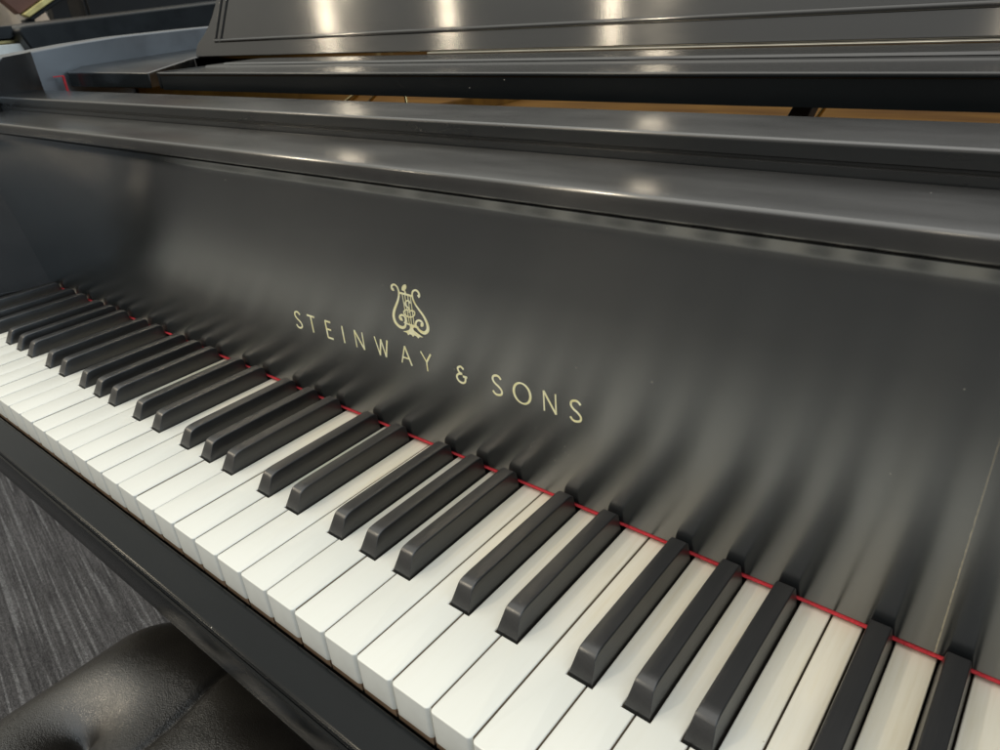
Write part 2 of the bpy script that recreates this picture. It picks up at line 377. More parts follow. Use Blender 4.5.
# lettering and emblem (thin gilt inlay 0.15 mm proud) ----------
def ribbon(bm, pts, w, y=FY, t=0.00018, closed=False):
    """flat ribbon along pts [(x,z)] with half widths w (number or list); thickness t towards the player"""
    n = len(pts); ws = w if isinstance(w, (list, tuple)) else [w] * n
    Ls = []; Rs = []
    for i, (x, z) in enumerate(pts):
        if closed: a = pts[i - 1]; b = pts[(i + 1) % n]
        else: a = pts[max(i - 1, 0)]; b = pts[min(i + 1, n - 1)]
        dx, dz = b[0] - a[0], b[1] - a[1]; l = math.hypot(dx, dz) or 1
        nx, nz = -dz / l * ws[i], dx / l * ws[i]
        Ls.append((x + nx, z + nz)); Rs.append((x - nx, z - nz))
    def V(p, yy): return bm.verts.new((p[0], yy - FY + surf(p[1]), p[1]))
    lf = [V(p, y - t) for p in Ls]; rf = [V(p, y - t) for p in Rs]
    lb = [V(p, y + 0.0001) for p in Ls]; rb = [V(p, y + 0.0001) for p in Rs]
    rng = range(n) if closed else range(n - 1)
    for i in rng:
        j = (i + 1) % n
        bm.faces.new((lf[i], lf[j], rf[j], rf[i])); bm.faces.new((lb[i], lb[j], lf[j], lf[i])); bm.faces.new((rf[i], rf[j], rb[j], rb[i]))
    if not closed:
        bm.faces.new((lf[0], rf[0], rb[0], lb[0])); bm.faces.new((lf[-1], lb[-1], rb[-1], rf[-1]))
def smooth_pts(pts, k=6, closed=False):
    out = []; n = len(pts)
    rng = range(n) if closed else range(n - 1)
    for i in rng:
        if closed: p0, p1, p2, p3 = pts[i - 1], pts[i], pts[(i + 1) % n], pts[(i + 2) % n]
        else: p0, p1, p2, p3 = pts[max(i - 1, 0)], pts[i], pts[i + 1], pts[min(i + 2, n - 1)]
        for s in range(k):
            t = s / k
            out.append(tuple(0.5 * ((2 * b) + (c - a) * t + (2 * a - 5 * b + 4 * c - d) * t * t + (3 * b - a - 3 * c + d) * t ** 3) for a, b, c, d in zip(p0, p1, p2, p3)))
    if not closed: out.append(tuple(pts[-1]))
    return out
H = 0.0127
def Spts(w): return smooth_pts([(w * 0.44, 0.86), (w * 0.25, 0.97), (0, 1.0), (-w * 0.34, 0.92), (-w * 0.42, 0.74), (-w * 0.22, 0.58), (w * 0.16, 0.45), (w * 0.44, 0.28), (w * 0.38, 0.09), (0, 0.0), (-w * 0.3, 0.03), (-w * 0.5, 0.16)])
GL = {
 'S': [Spts(0.56)],
 'T': [[(-0.33, 1), (0.33, 1)], [(0, 1), (0, 0)]],
 'E': [[(-0.2, 0), (-0.2, 1)], [(-0.2, 1), (0.24, 1)], [(-0.2, 0.52), (0.18, 0.52)], [(-0.2, 0), (0.26, 0)]],
 'I': [[(0, 0), (0, 1)]],
 'N': [[(-0.31, 0), (-0.31, 1)], [(-0.31, 1), (0.31, 0)], [(0.31, 0), (0.31, 1)]],
 'W': [[(-0.48, 1), (-0.23, 0)], [(-0.23, 0), (0, 0.95)], [(0, 0.95), (0.23, 0)], [(0.23, 0), (0.48, 1)]],
 'A': [[(-0.36, 0), (0, 1)], [(0, 1), (0.36, 0)], [(-0.24, 0.34), (0.24, 0.34)]],
 'Y': [[(-0.34, 1), (0, 0.5)], [(0.34, 1), (0, 0.5)], [(0, 0.5), (0, 0)]],
 'O': [],
 '&': [smooth_pts([(0.22, 0.86), (0.02, 0.98), (-0.2, 0.84), (-0.12, 0.62), (0.08, 0.55)]), smooth_pts([(0.08, 0.55), (-0.2, 0.48), (-0.33, 0.26), (-0.2, 0.05), (0.06, 0.0), (0.26, 0.14), (0.30, 0.42)]), [(0.12, 0.42), (0.42, 0.42)]],
}
LET = [('S', -0.1196), ('T', -0.1036), ('E', -0.0848), ('I', -0.0694), ('N', -0.0527), ('W', -0.0305), ('A', -0.0083), ('Y', 0.0102), ('&', 0.0387), ('S', 0.0666), ('O', 0.0845), ('N', 0.1035), ('S', 0.1203)]
ZB = 0.0592
bm = bmesh.new()
for ch, x in LET:
    h = H * (0.88 if ch == '&' else 1)
    for k, st in enumerate(GL[ch]):
        pts = [(x + u * h, ZB + v * h) for u, v in st]
        thin = ch in 'NWAY' and k % 2 == 0
        hw = 0.00046 if thin else 0.00064
        ribbon(bm, pts, hw, t=0.00018 + 0.00002 * k)
    if ch == 'O':
        n = 44; ox, oz = 0.46 * H, 0.51 * H
        pts = [(x + ox * math.cos(2 * math.pi * a / n), ZB + 0.5 * H + oz * math.sin(2 * math.pi * a / n)) for a in range(n)]
        ribbon(bm, pts, [0.00044 + 0.00036 * abs(math.cos(2 * math.pi * a / n)) for a in range(n)], closed=True)
finish('lettering', bm, M['gold'], fall, smooth=None)

def ly(p):   # emblem outline measured on the board (10x enlargement of a patch) -> board plane
    q = on_plane_y(385 + p[0] / 10, 270 + p[1] / 10, FY); return (q.x, q.z)
bm = bmesh.new()
def lr(pts, w, t=0.00018, sm=True):
    P = [ly(p) for p in pts]; P = smooth_pts(P, 6) if sm else P
    n = len(P)
    if isinstance(w, tuple):
        ws = []
        for i in range(n):
            f = i / (n - 1) * (len(w) - 1); k = min(int(f), len(w) - 2); ws.append(w[k] + (w[k + 1] - w[k]) * (f - k))
    else: ws = [w] * n
    ribbon(bm, P, ws, t=t)
lr([(98, 188), (84, 188), (76, 172), (80, 150), (98, 140), (120, 150), (138, 175), (148, 215), (148, 255), (136, 305), (116, 355), (98, 405), (92, 460), (106, 515), (138, 556), (175, 574), (202, 566), (212, 540)],
   (0.0010, 0.0007, 0.00055, 0.0006, 0.0007, 0.0009, 0.00115, 0.00095, 0.0007))
lr([(178, 487), (162, 487), (152, 470), (162, 450), (184, 450), (204, 470), (212, 500), (208, 530)], (0.0012, 0.0007, 0.0006, 0.0007), 0.00020)
lr([(340, 262), (352, 252), (350, 228), (332, 203), (308, 197), (288, 212), (282, 245), (292, 295), (318, 350), (352, 400), (390, 455), (420, 515), (434, 570), (426, 610), (396, 628), (362, 614), (336, 588), (318, 560)],
   (0.0010, 0.0007, 0.00055, 0.0006, 0.0007, 0.0009, 0.00115, 0.00095, 0.0007), 0.00022)
lr([(362, 545), (376, 550), (380, 530), (362, 508), (338, 502), (318, 516), (312, 545), (322, 572)], (0.0012, 0.0007, 0.0006, 0.0007), 0.00024)
lr([(152, 222), (222, 240), (292, 262)], 0.0006, 0.00026)
lr([(208, 200), (217, 238)], 0.0006, 0.00028, False)
for a, b in (((182, 230), (228, 528)), ((208, 236), (250, 536)), ((238, 246), (272, 542)), ((264, 254), (298, 548))): lr([a, b], 0.00025, 0.00030, False)
lr([(262, 330), (250, 308), (232, 302), (214, 318), (212, 345), (232, 366), (248, 380), (240, 398), (214, 396), (196, 412), (202, 440), (232, 462), (268, 468), (298, 452), (306, 428), (290, 406), (262, 404), (246, 420)],
   0.00042, 0.00034)
def lpoly(pts, t):
    P = [ly(p) for p in pts]
    A = [bm.verts.new((x, surf(z) - t, z)) for x, z in P]; bm.faces.new(A)
lpoly([(205 + 24 * math.cos(a * math.pi / 8) - 8 * math.sin(a * math.pi / 8), 170 + 33 * math.sin(a * math.pi / 8)) for a in range(16)], 0.0003)
lpoly([(190, 516), (230, 528), (292, 545), (345, 568), (338, 582), (300, 572), (288, 580), (296, 602), (330, 628), (388, 672), (352, 668), (338, 682), (318, 660), (298, 652), (286, 666), (268, 644), (246, 640), (240, 652), (222, 624), (184, 610), (218, 606), (246, 596), (258, 575), (252, 550), (205, 534)], 0.00032)
finish('lyre_emblem', bm, M['gold'], fall, smooth=None)

# key slip / keybed ------------------------------------------
prof = [(-0.0030, -0.030), (-0.0030, -0.0196)] + arc(-0.0052, -0.0196, 0.0022, 0, 90, 5) + [(-0.0072, -0.0176), (-0.0092, -0.0186)]
prof += [(-0.0210, -0.0202)] + [(-0.0222, -0.0206), (-0.0230, -0.0213), (-0.0233, -0.0222)] + [(-0.0232, -0.0242), (-0.0200, -0.0246), (-0.0200, -0.030)]
bm = bmesh.new(); ext_x(bm, prof, -0.75, 0.75, 4)
finish('key_slip', bm, M['slip'], piano, smooth=30)
prof = [(-0.0215, -0.030), (-0.0215, -0.0262)] + [(-0.0232, -0.0252), (-0.0243, -0.0262), (-0.0246, -0.0285), (-0.0246, -0.0485)] + [(-0.0236, -0.0508), (-0.0150, -0.0512), (0.00, -0.0512), (0.00, -0.085), (0.5, -0.085), (0.5, -0.035), (-0.003, -0.035)]
bm = bmesh.new(); ext_x(bm, prof, -0.75, 0.75, 2)
finish('keybed', bm, M['slip'], piano, smooth=30)
# key blocks -------------------------------------------------
def lerp_tab(tab, v):
    if v <= tab[0][0]: return tab[0][1]
    for (a0, b0_), (a1, b1_) in zip(tab, tab[1:]):
        if v <= a1: return b0_ + (b1_ - b0_) * (v - a0) / (a1 - a0)
    return tab[-1][1]
EDGE = smooth_pts([(0.0, 0.072), (0.0150, 0.0745), (0.0274, 0.0667), (0.0354, 0.0560), (0.0575, 0.0282), (0.085, 0.0122), (0.1037, 0.0067), (0.1257, 0.0040), (0.1446, 0.0036)], 4)
RISE = smooth_pts([(0.6128, 0.0), (0.6165, 0.010), (0.6225, 0.024), (0.6320, 0.046), (0.6440, 0.070), (0.6590, 0.096), (0.6750, 0.120), (0.690, 0.136), (0.704, 0.146)], 4)
for s in (-1, 1):
    bm = bmesh.new(); g = []
    xs = [0.6128 + (0.704 - 0.6128) * (i / 30) ** 1.4 for i in range(31)]; ys = [0.150 * j / 48 for j in range(49)]
    for y in ys:
        e = lerp_tab(EDGE, y)
        g.append([bm.verts.new((s * x, y, e + lerp_tab(RISE, x) * max(0.0, 1 - e / 0.10))) for x in xs])
    for j in range(48):
        for i in range(30): bm.faces.new((g[j][i], g[j][i + 1], g[j + 1][i + 1], g[j + 1][i]))
    per = [g[0][i] for i in range(30)] + [g[j][30] for j in range(48)] + [g[48][i] for i in range(30, 0, -1)] + [g[j][0] for j in range(48, 0, -1)]
    lo = [bm.verts.new((v.co.x, v.co.y, -0.026)) for v in per]
    for i in range(len(per)): bm.faces.new((per[i - 1], per[i], lo[i], lo[i - 1]))
    bm.faces.new(lo)
    finish('key_block', bm, M['lac'], piano, smooth=40, bevel=0.0016, segs=3)
# arms / rim -------------------------------------------------
def rim_poly(s):
    bm = bmesh.new()
    # side wall, outline in (y,z); top rises slightly to the back
    out = [(-0.03, -0.09), (-0.03, 0.02), (0.02, 0.06), (0.09, 0.16), (0.15, 0.222), (0.205, 0.2392), (0.2468, 0.2432), (0.30, 0.2478), (0.3600, 0.2512), (0.4651, 0.2530), (1.6, 0.254), (1.6, -0.15), (0.2, -0.15)]
    prism(bm, out, 'x', s * 0.722, s * 0.775)
    return finish('rim', bm, M['rim'], piano, smooth=40, bevel=0.002)
rim_poly(-1); rim_poly(1)
for s in (-1, 1):   # inner cheek in front of the rim face, its back corner rounded
    bm = bmesh.new()
    pl = [(0.704, 0.0), (0.704, 0.2100), (0.7065, 0.2330), (0.7110, 0.2440), (0.7215, 0.2470), (0.7215, 0.0)]
    A = [(s * x, y) for x, y in pl]
    zt = lambda y: 0.2380 + 0.02 * max(0, y - 0.2)
    prism(bm, A, 'z', -0.09, 0.2385)
    for v in bm.verts:
        if v.co.z > 0.2:
            y = v.co.y
            v.co.z = 0.2395 + (y - 0.2) * 0.08 if y > 0.15 else 0.03
    # front part slopes down like the arm's S curve
    finish('arm', bm, M['dull'] if False else M['lac'], piano, smooth=40)
# front rail behind the fallboard ---------------------------
prof = [(0.1905, 0.150), (0.1905, 0.1905), (0.1925, 0.1912), (0.1925, 0.1922), (0.1908, 0.1930), (0.1906, 0.1985)] + arc(0.1926, 0.1986, 0.0020, 180, 90, 5) + [(0.2405, 0.2012)] + arc(0.2410, 0.1997, 0.0015, 90, 0, 4) + [(0.2425, 0.150)]
bm = bmesh.new(); ext_x(bm, prof, -0.7035, 0.7035, 4)
fr = finish('front_rail', bm, [M['nose'], M['face']], piano, smooth=30)
for p in fr.data.polygons:
    if p.normal.y < -0.8: p.material_index = 1
# music desk bar ---------------------------------------------
prof = [(0.2770, 0.1996), (0.2770, 0.2135), (0.2762, 0.2142)] + arc(0.2778, 0.2150, 0.0018, 190, 80, 5) + [(0.283, 0.2160), (0.3300, 0.2160), (0.3310, 0.2172), (0.3330, 0.2178), (0.3900, 0.2176), (0.3900, 0.1996)]
bm = bmesh.new(); ext_x(bm, prof, -0.484, 0.62, 4)
fr = finish('desk_rail', bm, [M['lac'], M['slip']], piano, smooth=30)
for p in fr.data.polygons:
    if p.normal.y < -0.9: p.material_index = 1
# side tray --------------------------------------------------
bm = bmesh.new()
T = [(-0.712, 0.277, 0.2170), (-0.508, 0.277, 0.2164), (-0.612, 0.392, 0.2212), (-0.612, 0.62, 0.2300), (-0.7215, 0.62, 0.2330), (-0.7215, 0.30, 0.2220)]
top = [bm.verts.new(p) for p in T]; bot = [bm.verts.new((p[0], p[1], 0.2004)) for p in T]
for i in range(6): bm.faces.new((top[i], top[(i + 1) % 6], bot[(i + 1) % 6], bot[i]))
bm.faces.new(top); bm.faces.new(list(reversed(bot)))
fr = finish('desk_tray', bm, [M['nose'], M['slip']], piano, smooth=30, bevel=0.0012)
for p in fr.data.polygons:
    if p.normal.y < -0.9: p.material_index = 1
bm = bmesh.new(); box(bm, -0.492, -0.486, 0.2775, 0.39, 0.2004, 0.2168)
finish('tray_hinge', bm, M['slip'], piano, bevel=0.0012)
# desk tray feeder (dark guide under desk on the left)
bm = bmesh.new(); ext_x(bm, [(0.335, 0.2182), (0.337, 0.2196), (0.384, 0.2196), (0.386, 0.2182)], -0.455, 0.60)
finish('desk_guide', bm, M['lac'], piano, smooth=30)
# music desk panel -------------------------------------------
ang = math.radians(15)
def P2(x, v): return (x, 0.392 + v * math.sin(ang), 0.2215 + v * math.cos(ang))
desk = bpy.data.objects.new('music_desk', None)
sil = [(-0.6073, 0.0), (-0.6070, 0.0085), (-0.6045, 0.0140), (-0.5955, 0.0200), (-0.5855, 0.0270), (-0.5770, 0.0350), (-0.5690, 0.0450), (-0.5630, 0.0550), (-0.5580, 0.0640), (-0.5545, 0.0720), (-0.552, 0.090), (-0.550, 0.16),
       (0.550, 0.16), (0.552, 0.09), (0.5545, 0.0720), (0.5630, 0.0550), (0.5770, 0.0350), (0.5955, 0.0200), (0.6070, 0.0085), (0.6073, 0.0)]
nv = Vector((0, math.cos(ang), -math.sin(ang)))   # into the board
bm = bmesh.new()
F = [bm.verts.new(P2(x, v)) for x, v in sil]; B = [bm.verts.new(Vector(P2(x, v)) + nv * 0.016) for x, v in sil]
n = len(sil)
for i in range(n): bm.faces.new((F[i], F[(i + 1) % n], B[(i + 1) % n], B[i]))
bm.faces.new(F); bm.faces.new(list(reversed(B)))
deskp = finish('music_desk', bm, M['desk'], piano, smooth=40, bevel=0.0011)
# raised moulding rectangle on it
def bead(bm, a, b, w, h):
    """half round bead between panel points a,b (x,v)"""
    A = Vector(P2(*a)); Bv = Vector(P2(*b)); d = (Bv - A).normalized(); side = d.cross(nv).normalized()
    out = []
    for p in (A, Bv):
        out.append([bm.verts.new(p + side * w * math.cos(t) - nv * (h * math.sin(t) - 0.0003)) for t in [math.pi * k / 8 for k in range(9)]])
    for i in range(8): bm.faces.new((out[0][i], out[0][i + 1], out[1][i + 1], out[1][i]))
    bm.faces.new(out[0]); bm.faces.new(list(reversed(out[1])))
bm = bmesh.new()
bead(bm, (-0.5620, 0.0175), (0.5620, 0.0175), 0.0022, 0.0022)
bead(bm, (-0.5625, 0.0160), (-0.5430, 0.075), 0.0021, 0.0021); bead(bm, (-0.5510, 0.0160), (-0.5310, 0.075), 0.0020, 0.0021)
bead(bm, (-0.5430, 0.075), (-0.5400, 0.15), 0.0021, 0.0021); bead(bm, (-0.5310, 0.075), (-0.5280, 0.15), 0.0020, 0.0021)
bead(bm, (0.5625, 0.0160), (0.5430, 0.15), 0.0022, 0.0016); bead(bm, (-0.5400, 0.15), (0.5430, 0.15), 0.0022, 0.0016)
finish('desk_moulding', bm, M['desk'], deskp, smooth=50)
bm = bmesh.new(); ext_x(bm, [(0.3885, 0.2197), (0.3880, 0.2204), (0.3890, 0.2212), (0.3950, 0.2212), (0.3950, 0.2197)], -0.20, 0.56)
finish('desk_glint_strip', bm, M['steel'], deskp, smooth=40)  # added steel strip standing in for the bright reflection below the panel
# bronze plate deep inside -----------------------------------
bm = bmesh.new()
pl = [(-0.715, 0.2415), (0.715, 0.2415), (0.715, 1.55), (-0.715, 1.55)]
prism(bm, pl, 'z', 0.128, 0.140)
plate = finish('iron_plate', bm, M['bronze'], piano, smooth=30)
def strut(bm, a, b, w, h):
    A = Vector(a); B_ = Vector(b); d = (B_ - A); s = Vector((-d.y, d.x, 0)).normalized() * w
    vs = [bm.verts.new(p + q) for p in (A, B_) for q in (s, -s, -s * 0.6 + Vector((0, 0, h)), s * 0.6 + Vector((0, 0, h)))]
    for f in ((0, 1, 2, 3), (7, 6, 5, 4), (0, 4, 5, 1), (1, 5, 6, 2), (2, 6, 7, 3), (3, 7, 4, 0)): bm.faces.new([vs[i] for i in f])
for xa in (-0.7214, 0.715):
    bm = bmesh.new(); box(bm, xa, xa + 0.0064, 0.36, 1.5, 0.128, 0.205); finish('inner_liner', bm, M['bronze'], piano)
for xs, xe in ((-0.30, -0.34), (0.42, 0.52)):
    bm = bmesh.new(); strut(bm, (xs, 0.30, 0.139), (xe, 1.4, 0.139), 0.006, 0.018)
    finish('plate_strut', bm, M['bronze'], plate, smooth=30, bevel=0.002)
pinm = None
for r in range(2):
    for k in range(36):
        x = -0.66 + k * 0.037 + r * 0.016
        if pinm is None:
            bm = bmesh.new(); bmesh.ops.create_cone(bm, cap_ends=True, segments=8, radius1=0.0033, radius2=0.0028, depth=0.024)
            pinm = o = finish('tuning_pin', bm, M['steel'], plate, smooth=40)
        else:
            o = pinm.copy(); COL.objects.link(o); o.parent = plate
        o.location = (x, 0.43 + r * 0.035, 0.142); o.rotation_euler = (math.radians(-8), 0, random.uniform(0, 3))
for x0, x1, wd in ((-0.412, -0.362, 0.0035), (-0.300, -0.302, 0.0016), (0.129, 0.142, 0.0014), (-0.372, -0.335, 0.002)):
    bm = bmesh.new()
    A = Vector((x0, 0.45, 0.160)); B_ = Vector((x1, 0.45, 0.182)); d = (B_ - A).normalized()
    q = d.to_track_quat('Z', 'Y').to_matrix().to_4x4()
    bmesh.ops.create_cone(bm, cap_ends=True, segments=12, radius1=wd, radius2=wd, depth=(B_ - A).length * 2.2, matrix=Matrix.Translation((A + B_) / 2 - d * 0.012) @ q)
    finish('brass_rod', bm, M['brass'], plate, smooth=40)
bm = bmesh.new(); prism(bm, [(0.098, 0.141), (0.116, 0.141), (0.130, 0.178), (0.116, 0.178)], 'y', 0.450, 0.47); finish('damper_block', bm, M['dull'], plate, bevel=0.001)
# red felt tab at the left tray corner
bm = bmesh.new(); ext_x(bm, [(0.2660, 0.197), (0.2662, 0.2140), (0.2672, 0.2146), (0.2682, 0.2140), (0.2680, 0.197)], -0.7035, -0.7005)
box(bm, -0.7035, -0.7020, 0.2560, 0.2665, 0.2134, 0.2146)
finish('felt_tab', bm, M['felt'], piano)
# legs and lower case of the piano (under the keybed)
def leg(x, y):
    bm = bmesh.new(); prof = [(0.075, -0.15), (0.075, -0.20), (0.058, -0.22), (0.045, -0.60), (0.055, -0.62), (0.055, -0.70)]
    rings = []
    for r, z in prof: rings.append([bm.verts.new((sx * r, sy * r, z)) for sx, sy in ((-1, -1), (1, -1), (1, 1), (-1, 1))])
    for a, b in zip(rings, rings[1:]):
        for i in range(4): bm.faces.new((a[i], a[(i + 1) % 4], b[(i + 1) % 4], b[i]))
    bm.faces.new(rings[0]); bm.faces.new(rings[-1])
    return finish('leg', bm, M['lac'], piano, (x, y, 0), bevel=0.003)
leg(-0.64, 0.33); leg(0.64, 0.33); leg(0.0, 1.45)
bm = bmesh.new(); box(bm, -0.721, 0.721, 0.21, 1.55, -0.149, -0.086)
finish('case_bottom', bm, M['dull'], piano)

# ================================================================== BENCH
bench = thing('piano_bench', 'black tufted leather bench pushed in under the keyboard', 'bench', (0.135, -0.155, -0.72))
bx0, bx1, by0, by1 = -0.280, 0.53, -0.36, 0.062
bcx, bcy = (bx0 + bx1) / 2, (by0 + by1) / 2
btn_a = [(-0.186 + 0.128 * k, -0.075) for k in range(6)]; btn_b = [(-0.122 + 0.128 * k, -0.155) for k in range(5)]; btn_c = [(-0.186 + 0.128 * k, -0.235) for k in range(6)]
btns = btn_a + btn_b + btn_c
def segd(px, py, a, b):
    ax, ay = a; bx, by = b; dx, dy = bx - ax, by - ay; t = max(0, min(1, ((px - ax) * dx + (py - ay) * dy) / (dx * dx + dy * dy)))
    return math.hypot(px - ax - t * dx, py - ay - t * dy)
pleats = []
for k in range(5):
    bb = btn_b[k]
    # curved pleat running to the back edge between two buttons of row a
    c = smooth_pts([(bb[0], bb[1]), (bb[0] - 0.008, bb[1] + 0.06), (bb[0] - 0.010, bb[1] + 0.115), (bb[0] - 0.016, bb[1] + 0.16), (bb[0] - 0.028, bb[1] + 0.200)], 3)
    pleats += [(c[i], c[i + 1], 0.0075) for i in range(len(c) - 1)]
for a in btn_a[1:5]:
    for b in btn_b:
        if abs(a[0] - b[0]) < 0.1: pleats.append((a, b, 0.004))
for a in btn_c:
    for b in btn_b:
        if abs(a[0] - b[0]) < 0.1: pleats.append((a, b, 0.004))
def cush_z(x, y):
    hx, hy = (bx1 - bx0) / 2, (by1 - by0) / 2; R = 0.075
    qx = max(abs(x - bcx) - (hx - R), 0); qy = max(abs(y - bcy) - (hy - R), 0)
    q = math.hypot(qx, qy) / R
    q = min(q, 1)
    edge = (1 - q ** 2.6) ** 0.5
    z = -0.262 + 0.068 * edge
    dd = 0
    for bx, by in btns:
        d = math.hypot(x - bx, y - by)
        if d < 0.12: dd = max(dd, 0.024 * math.exp(-(d / 0.026) ** 1.3) + 0.006 * math.exp(-(d / 0.008) ** 2))
    z -= dd * edge
    pd = 0
    for a, b, dep in pleats:
        d = segd(x, y, a, b)
        if d < 0.04: pd = max(pd, dep * (0.6 * math.exp(-(d / 0.0035) ** 1.4) + 0.4 * math.exp(-(d / 0.016) ** 2)))
    z -= pd * edge
    z += edge * 0.0018 * math.sin(x * 41 + 1) * math.sin(y * 57)
    return z
bm = bmesh.new()
nx, ny = 440, 240
grid = []
hx, hy = (bx1 - bx0) / 2, (by1 - by0) / 2
for j in range(ny + 1):
    row = []
    for i in range(nx + 1):
        u = -1 + 2 * i / nx; v = -1 + 2 * j / ny
        # map the square to a rounded rectangle: pull corners in
        x = u * hx; y = v * hy; R = 0.075
        qx = max(abs(x) - (hx - R), 0); qy = max(abs(y) - (hy - R), 0)
        if qx > 0 and qy > 0:
            m = max(qx, qy); l = math.hypot(qx, qy); f = m / l
            x = math.copysign(hx - R + qx * f, x); y = math.copysign(hy - R + qy * f, y)
        row.append(bm.verts.new((x + bcx, y + bcy, cush_z(x + bcx, y + bcy))))
    grid.append(row)
for j in range(ny):
    for i in range(nx): bm.faces.new((grid[j][i], grid[j][i + 1], grid[j + 1][i + 1], grid[j + 1][i]))
loop = [grid[0][i] for i in range(nx)] + [grid[j][nx] for j in range(ny)] + [grid[ny][i] for i in range(nx, 0, -1)] + [grid[j][0] for j in range(ny, 0, -1)]
low = [bm.verts.new((v.co.x, v.co.y, -0.30)) for v in loop]
for i in range(len(loop)): bm.faces.new((loop[i - 1], loop[i], low[i], low[i - 1]))
bm.faces.new(low)
me_loc = Vector((0.135, -0.155, -0.72))
for v in bm.verts: v.co -= me_loc
cush = finish('cushion', bm, M['leather'], bench, smooth=80)
b0 = None
for bx, by in btns:
    if b0 is None:
        bm = bmesh.new(); bmesh.ops.create_uvsphere(bm, u_segments=16, v_segments=8, radius=0.0085)
        for v in bm.verts: v.co.z *= 0.4
        b0 = o = finish('button', bm, M['leather'], cush, smooth=80)
    else:
        o = b0.copy(); COL.objects.link(o); o.parent = cush
    o.location = Vector((bx, by, cush_z(bx, by) - 0.0035)) - me_loc
bm = bmesh.new(); box(bm, bx0 + 0.01, bx1 - 0.01, by0 + 0.01, by1 - 0.01, -0.375, -0.302)
for v in bm.verts: v.co -= me_loc
finish('seat_box', bm, M['lac'], bench, bevel=0.003)
for sx in (bx0 + 0.05, bx1 - 0.05):
    for sy in (by0 + 0.05, by1 - 0.05):
        bm = bmesh.new(); bmesh.ops.create_cone(bm, cap_ends=True, segments=4, radius1=0.022, radius2=0.032, depth=0.345, matrix=Matrix.Translation((0, 0, 0.1725)) @ Matrix.Rotation(math.pi / 4, 4, 'Z'))
        finish('leg', bm, M['lac'], bench, (sx - me_loc.x, sy - me_loc.y, 0), bevel=0.002)

# ================================================================== SETTING
def structure(name, bm, m, **kw):
    o = finish(name, bm, m, **kw); o['kind'] = 'structure'; return o
bm = bmesh.new()
vs = [bm.verts.new(p) for p in ((-9, -7, -0.72), (7, -7, -0.72), (7, 9, -0.72), (-9, 9, -0.72))]; bm.faces.new(vs)
structure('floor', bm, M['carpet'], smooth=None)
M['wall'] = simple('cream_wall_paint', (0.72, 0.66, 0.55), 0.8, noise=1.2, c2=(0.58, 0.52, 0.44))
bm = bmesh.new(); box(bm, -6.1, -6.0, 0.6, 9, -0.72, 2.3)
structure('wall', bm, M['wall'])

# second piano behind, far left
p2 = thing('background_piano', 'dark closed piano standing behind at the top left edge of the picture', 'piano', (-1.9, 1.1, -0.72))
def rel(bm, o):
    for v in bm.verts: v.co -= Vector(o)
o2 = (-1.9, 1.1, -0.72)
M['bgblack'] = lacquer('background_lacquer', 0.010, 0.35, 1.35, 0.0, tint=(0.85, 1, 1.1))
bm = bmesh.new()
A = [(0.5700, 0.2300), (0.5600, 0.2560), (0.5560, 0.2700), (0.5640, 0.2775), (0.5760, 0.2790), (1.7, 0.330), (1.7, 0.255)]
prism(bm, A, 'x', -2.6, -1.6); rel(bm, o2); finish('lid', bm, M['bgblack'], p2, bevel=0.004)
bm = bmesh.new(); A = [(0.572, -0.25), (0.572, 0.229), (1.68, 0.252), (1.68, -0.25)]
prism(bm, A, 'x', -2.55, -1.63); rel(bm, o2); finish('case', bm, M['bgblack'], p2, bevel=0.004)
bm = bmesh.new(); ext_x(bm, [(0.20, 0.262), (0.20, 0.272), (0.215, 0.279), (0.56, 0.281), (0.56, 0.262), (0.55, 0.256), (0.21, 0.256)], -2.6, -1.64); rel(bm, o2)
finish('key_lid', bm, M['bgblack'], p2, smooth=30, bevel=0.001)
bm = bmesh.new(); box(bm, -2.55, -1.66, 0.23, 0.569, 0.2455, 0.2545); rel(bm, o2); finish('rail', bm, M['brass'], p2, bevel=0.002)
bm = bmesh.new(); box(bm, -2.55, -1.64, 0.20, 0.570, 0.200, 0.2450); rel(bm, o2); finish('front_board', bm, M['front'], p2, bevel=0.002)
for x, y in ((-2.5, 0.65), (-1.7, 0.65), (-1.7, 1.6), (-2.5, 1.6)):
    bm = bmesh.new(); box(bm, x - .05, x + .05, y - .05, y + .05, -0.72, -0.249); rel(bm, o2); finish('leg', bm, M['bgblack'], p2, bevel=0.004)
# things behind it, out of focus
c1 = thing('black_cabinet', 'wide black cabinet behind the background piano, beside the music desk', 'cabinet', (-3.2, 2.05, -0.72))
bm = bmesh.new(); box(bm, -0.5, 0.0, -0.64, 0.64, 0.0, 1.7)
finish('cabinet_body', bm, M['dull'], c1, bevel=0.006)
bm = bmesh.new(); box(bm, 0.001, 0.018, -0.63, -0.002, 0.08, 1.68); finish('cabinet_door', bm, M['dull'], c1, bevel=0.003)
bm = bmesh.new(); box(bm, 0.001, 0.018, 0.002, 0.63, 0.08, 1.68); finish('cabinet_door', bm, M['dull'], c1, bevel=0.003)
c2 = thing('black_post', 'narrow black post between the leaning frame and the black cabinet', 'post', (-3.2, 1.31, -0.72))
bm = bmesh.new(); box(bm, -0.05, 0.0, -0.034, 0.040, 0.02, 2.3); finish('shaft', bm, M['dull'], c2, bevel=0.004)
bm = bmesh.new(); box(bm, -0.12, 0.07, -0.10, 0.10, 0.0, 0.02); finish('base', bm, M['dull'], c2, bevel=0.004)
c3 = thing('leaning_frame', 'brown board with a yellow gilt edge leaning at the top left corner', 'frame', (-2.9, 1.06, -0.72))
M['brown'] = simple('brown_board', (0.14, 0.065, 0.045), 0.6, noise=8)
M['gilt'] = simple('yellow_gilt', (0.70, 0.62, 0.26), 0.4, noise=25, c2=(0.5, 0.42, 0.16))
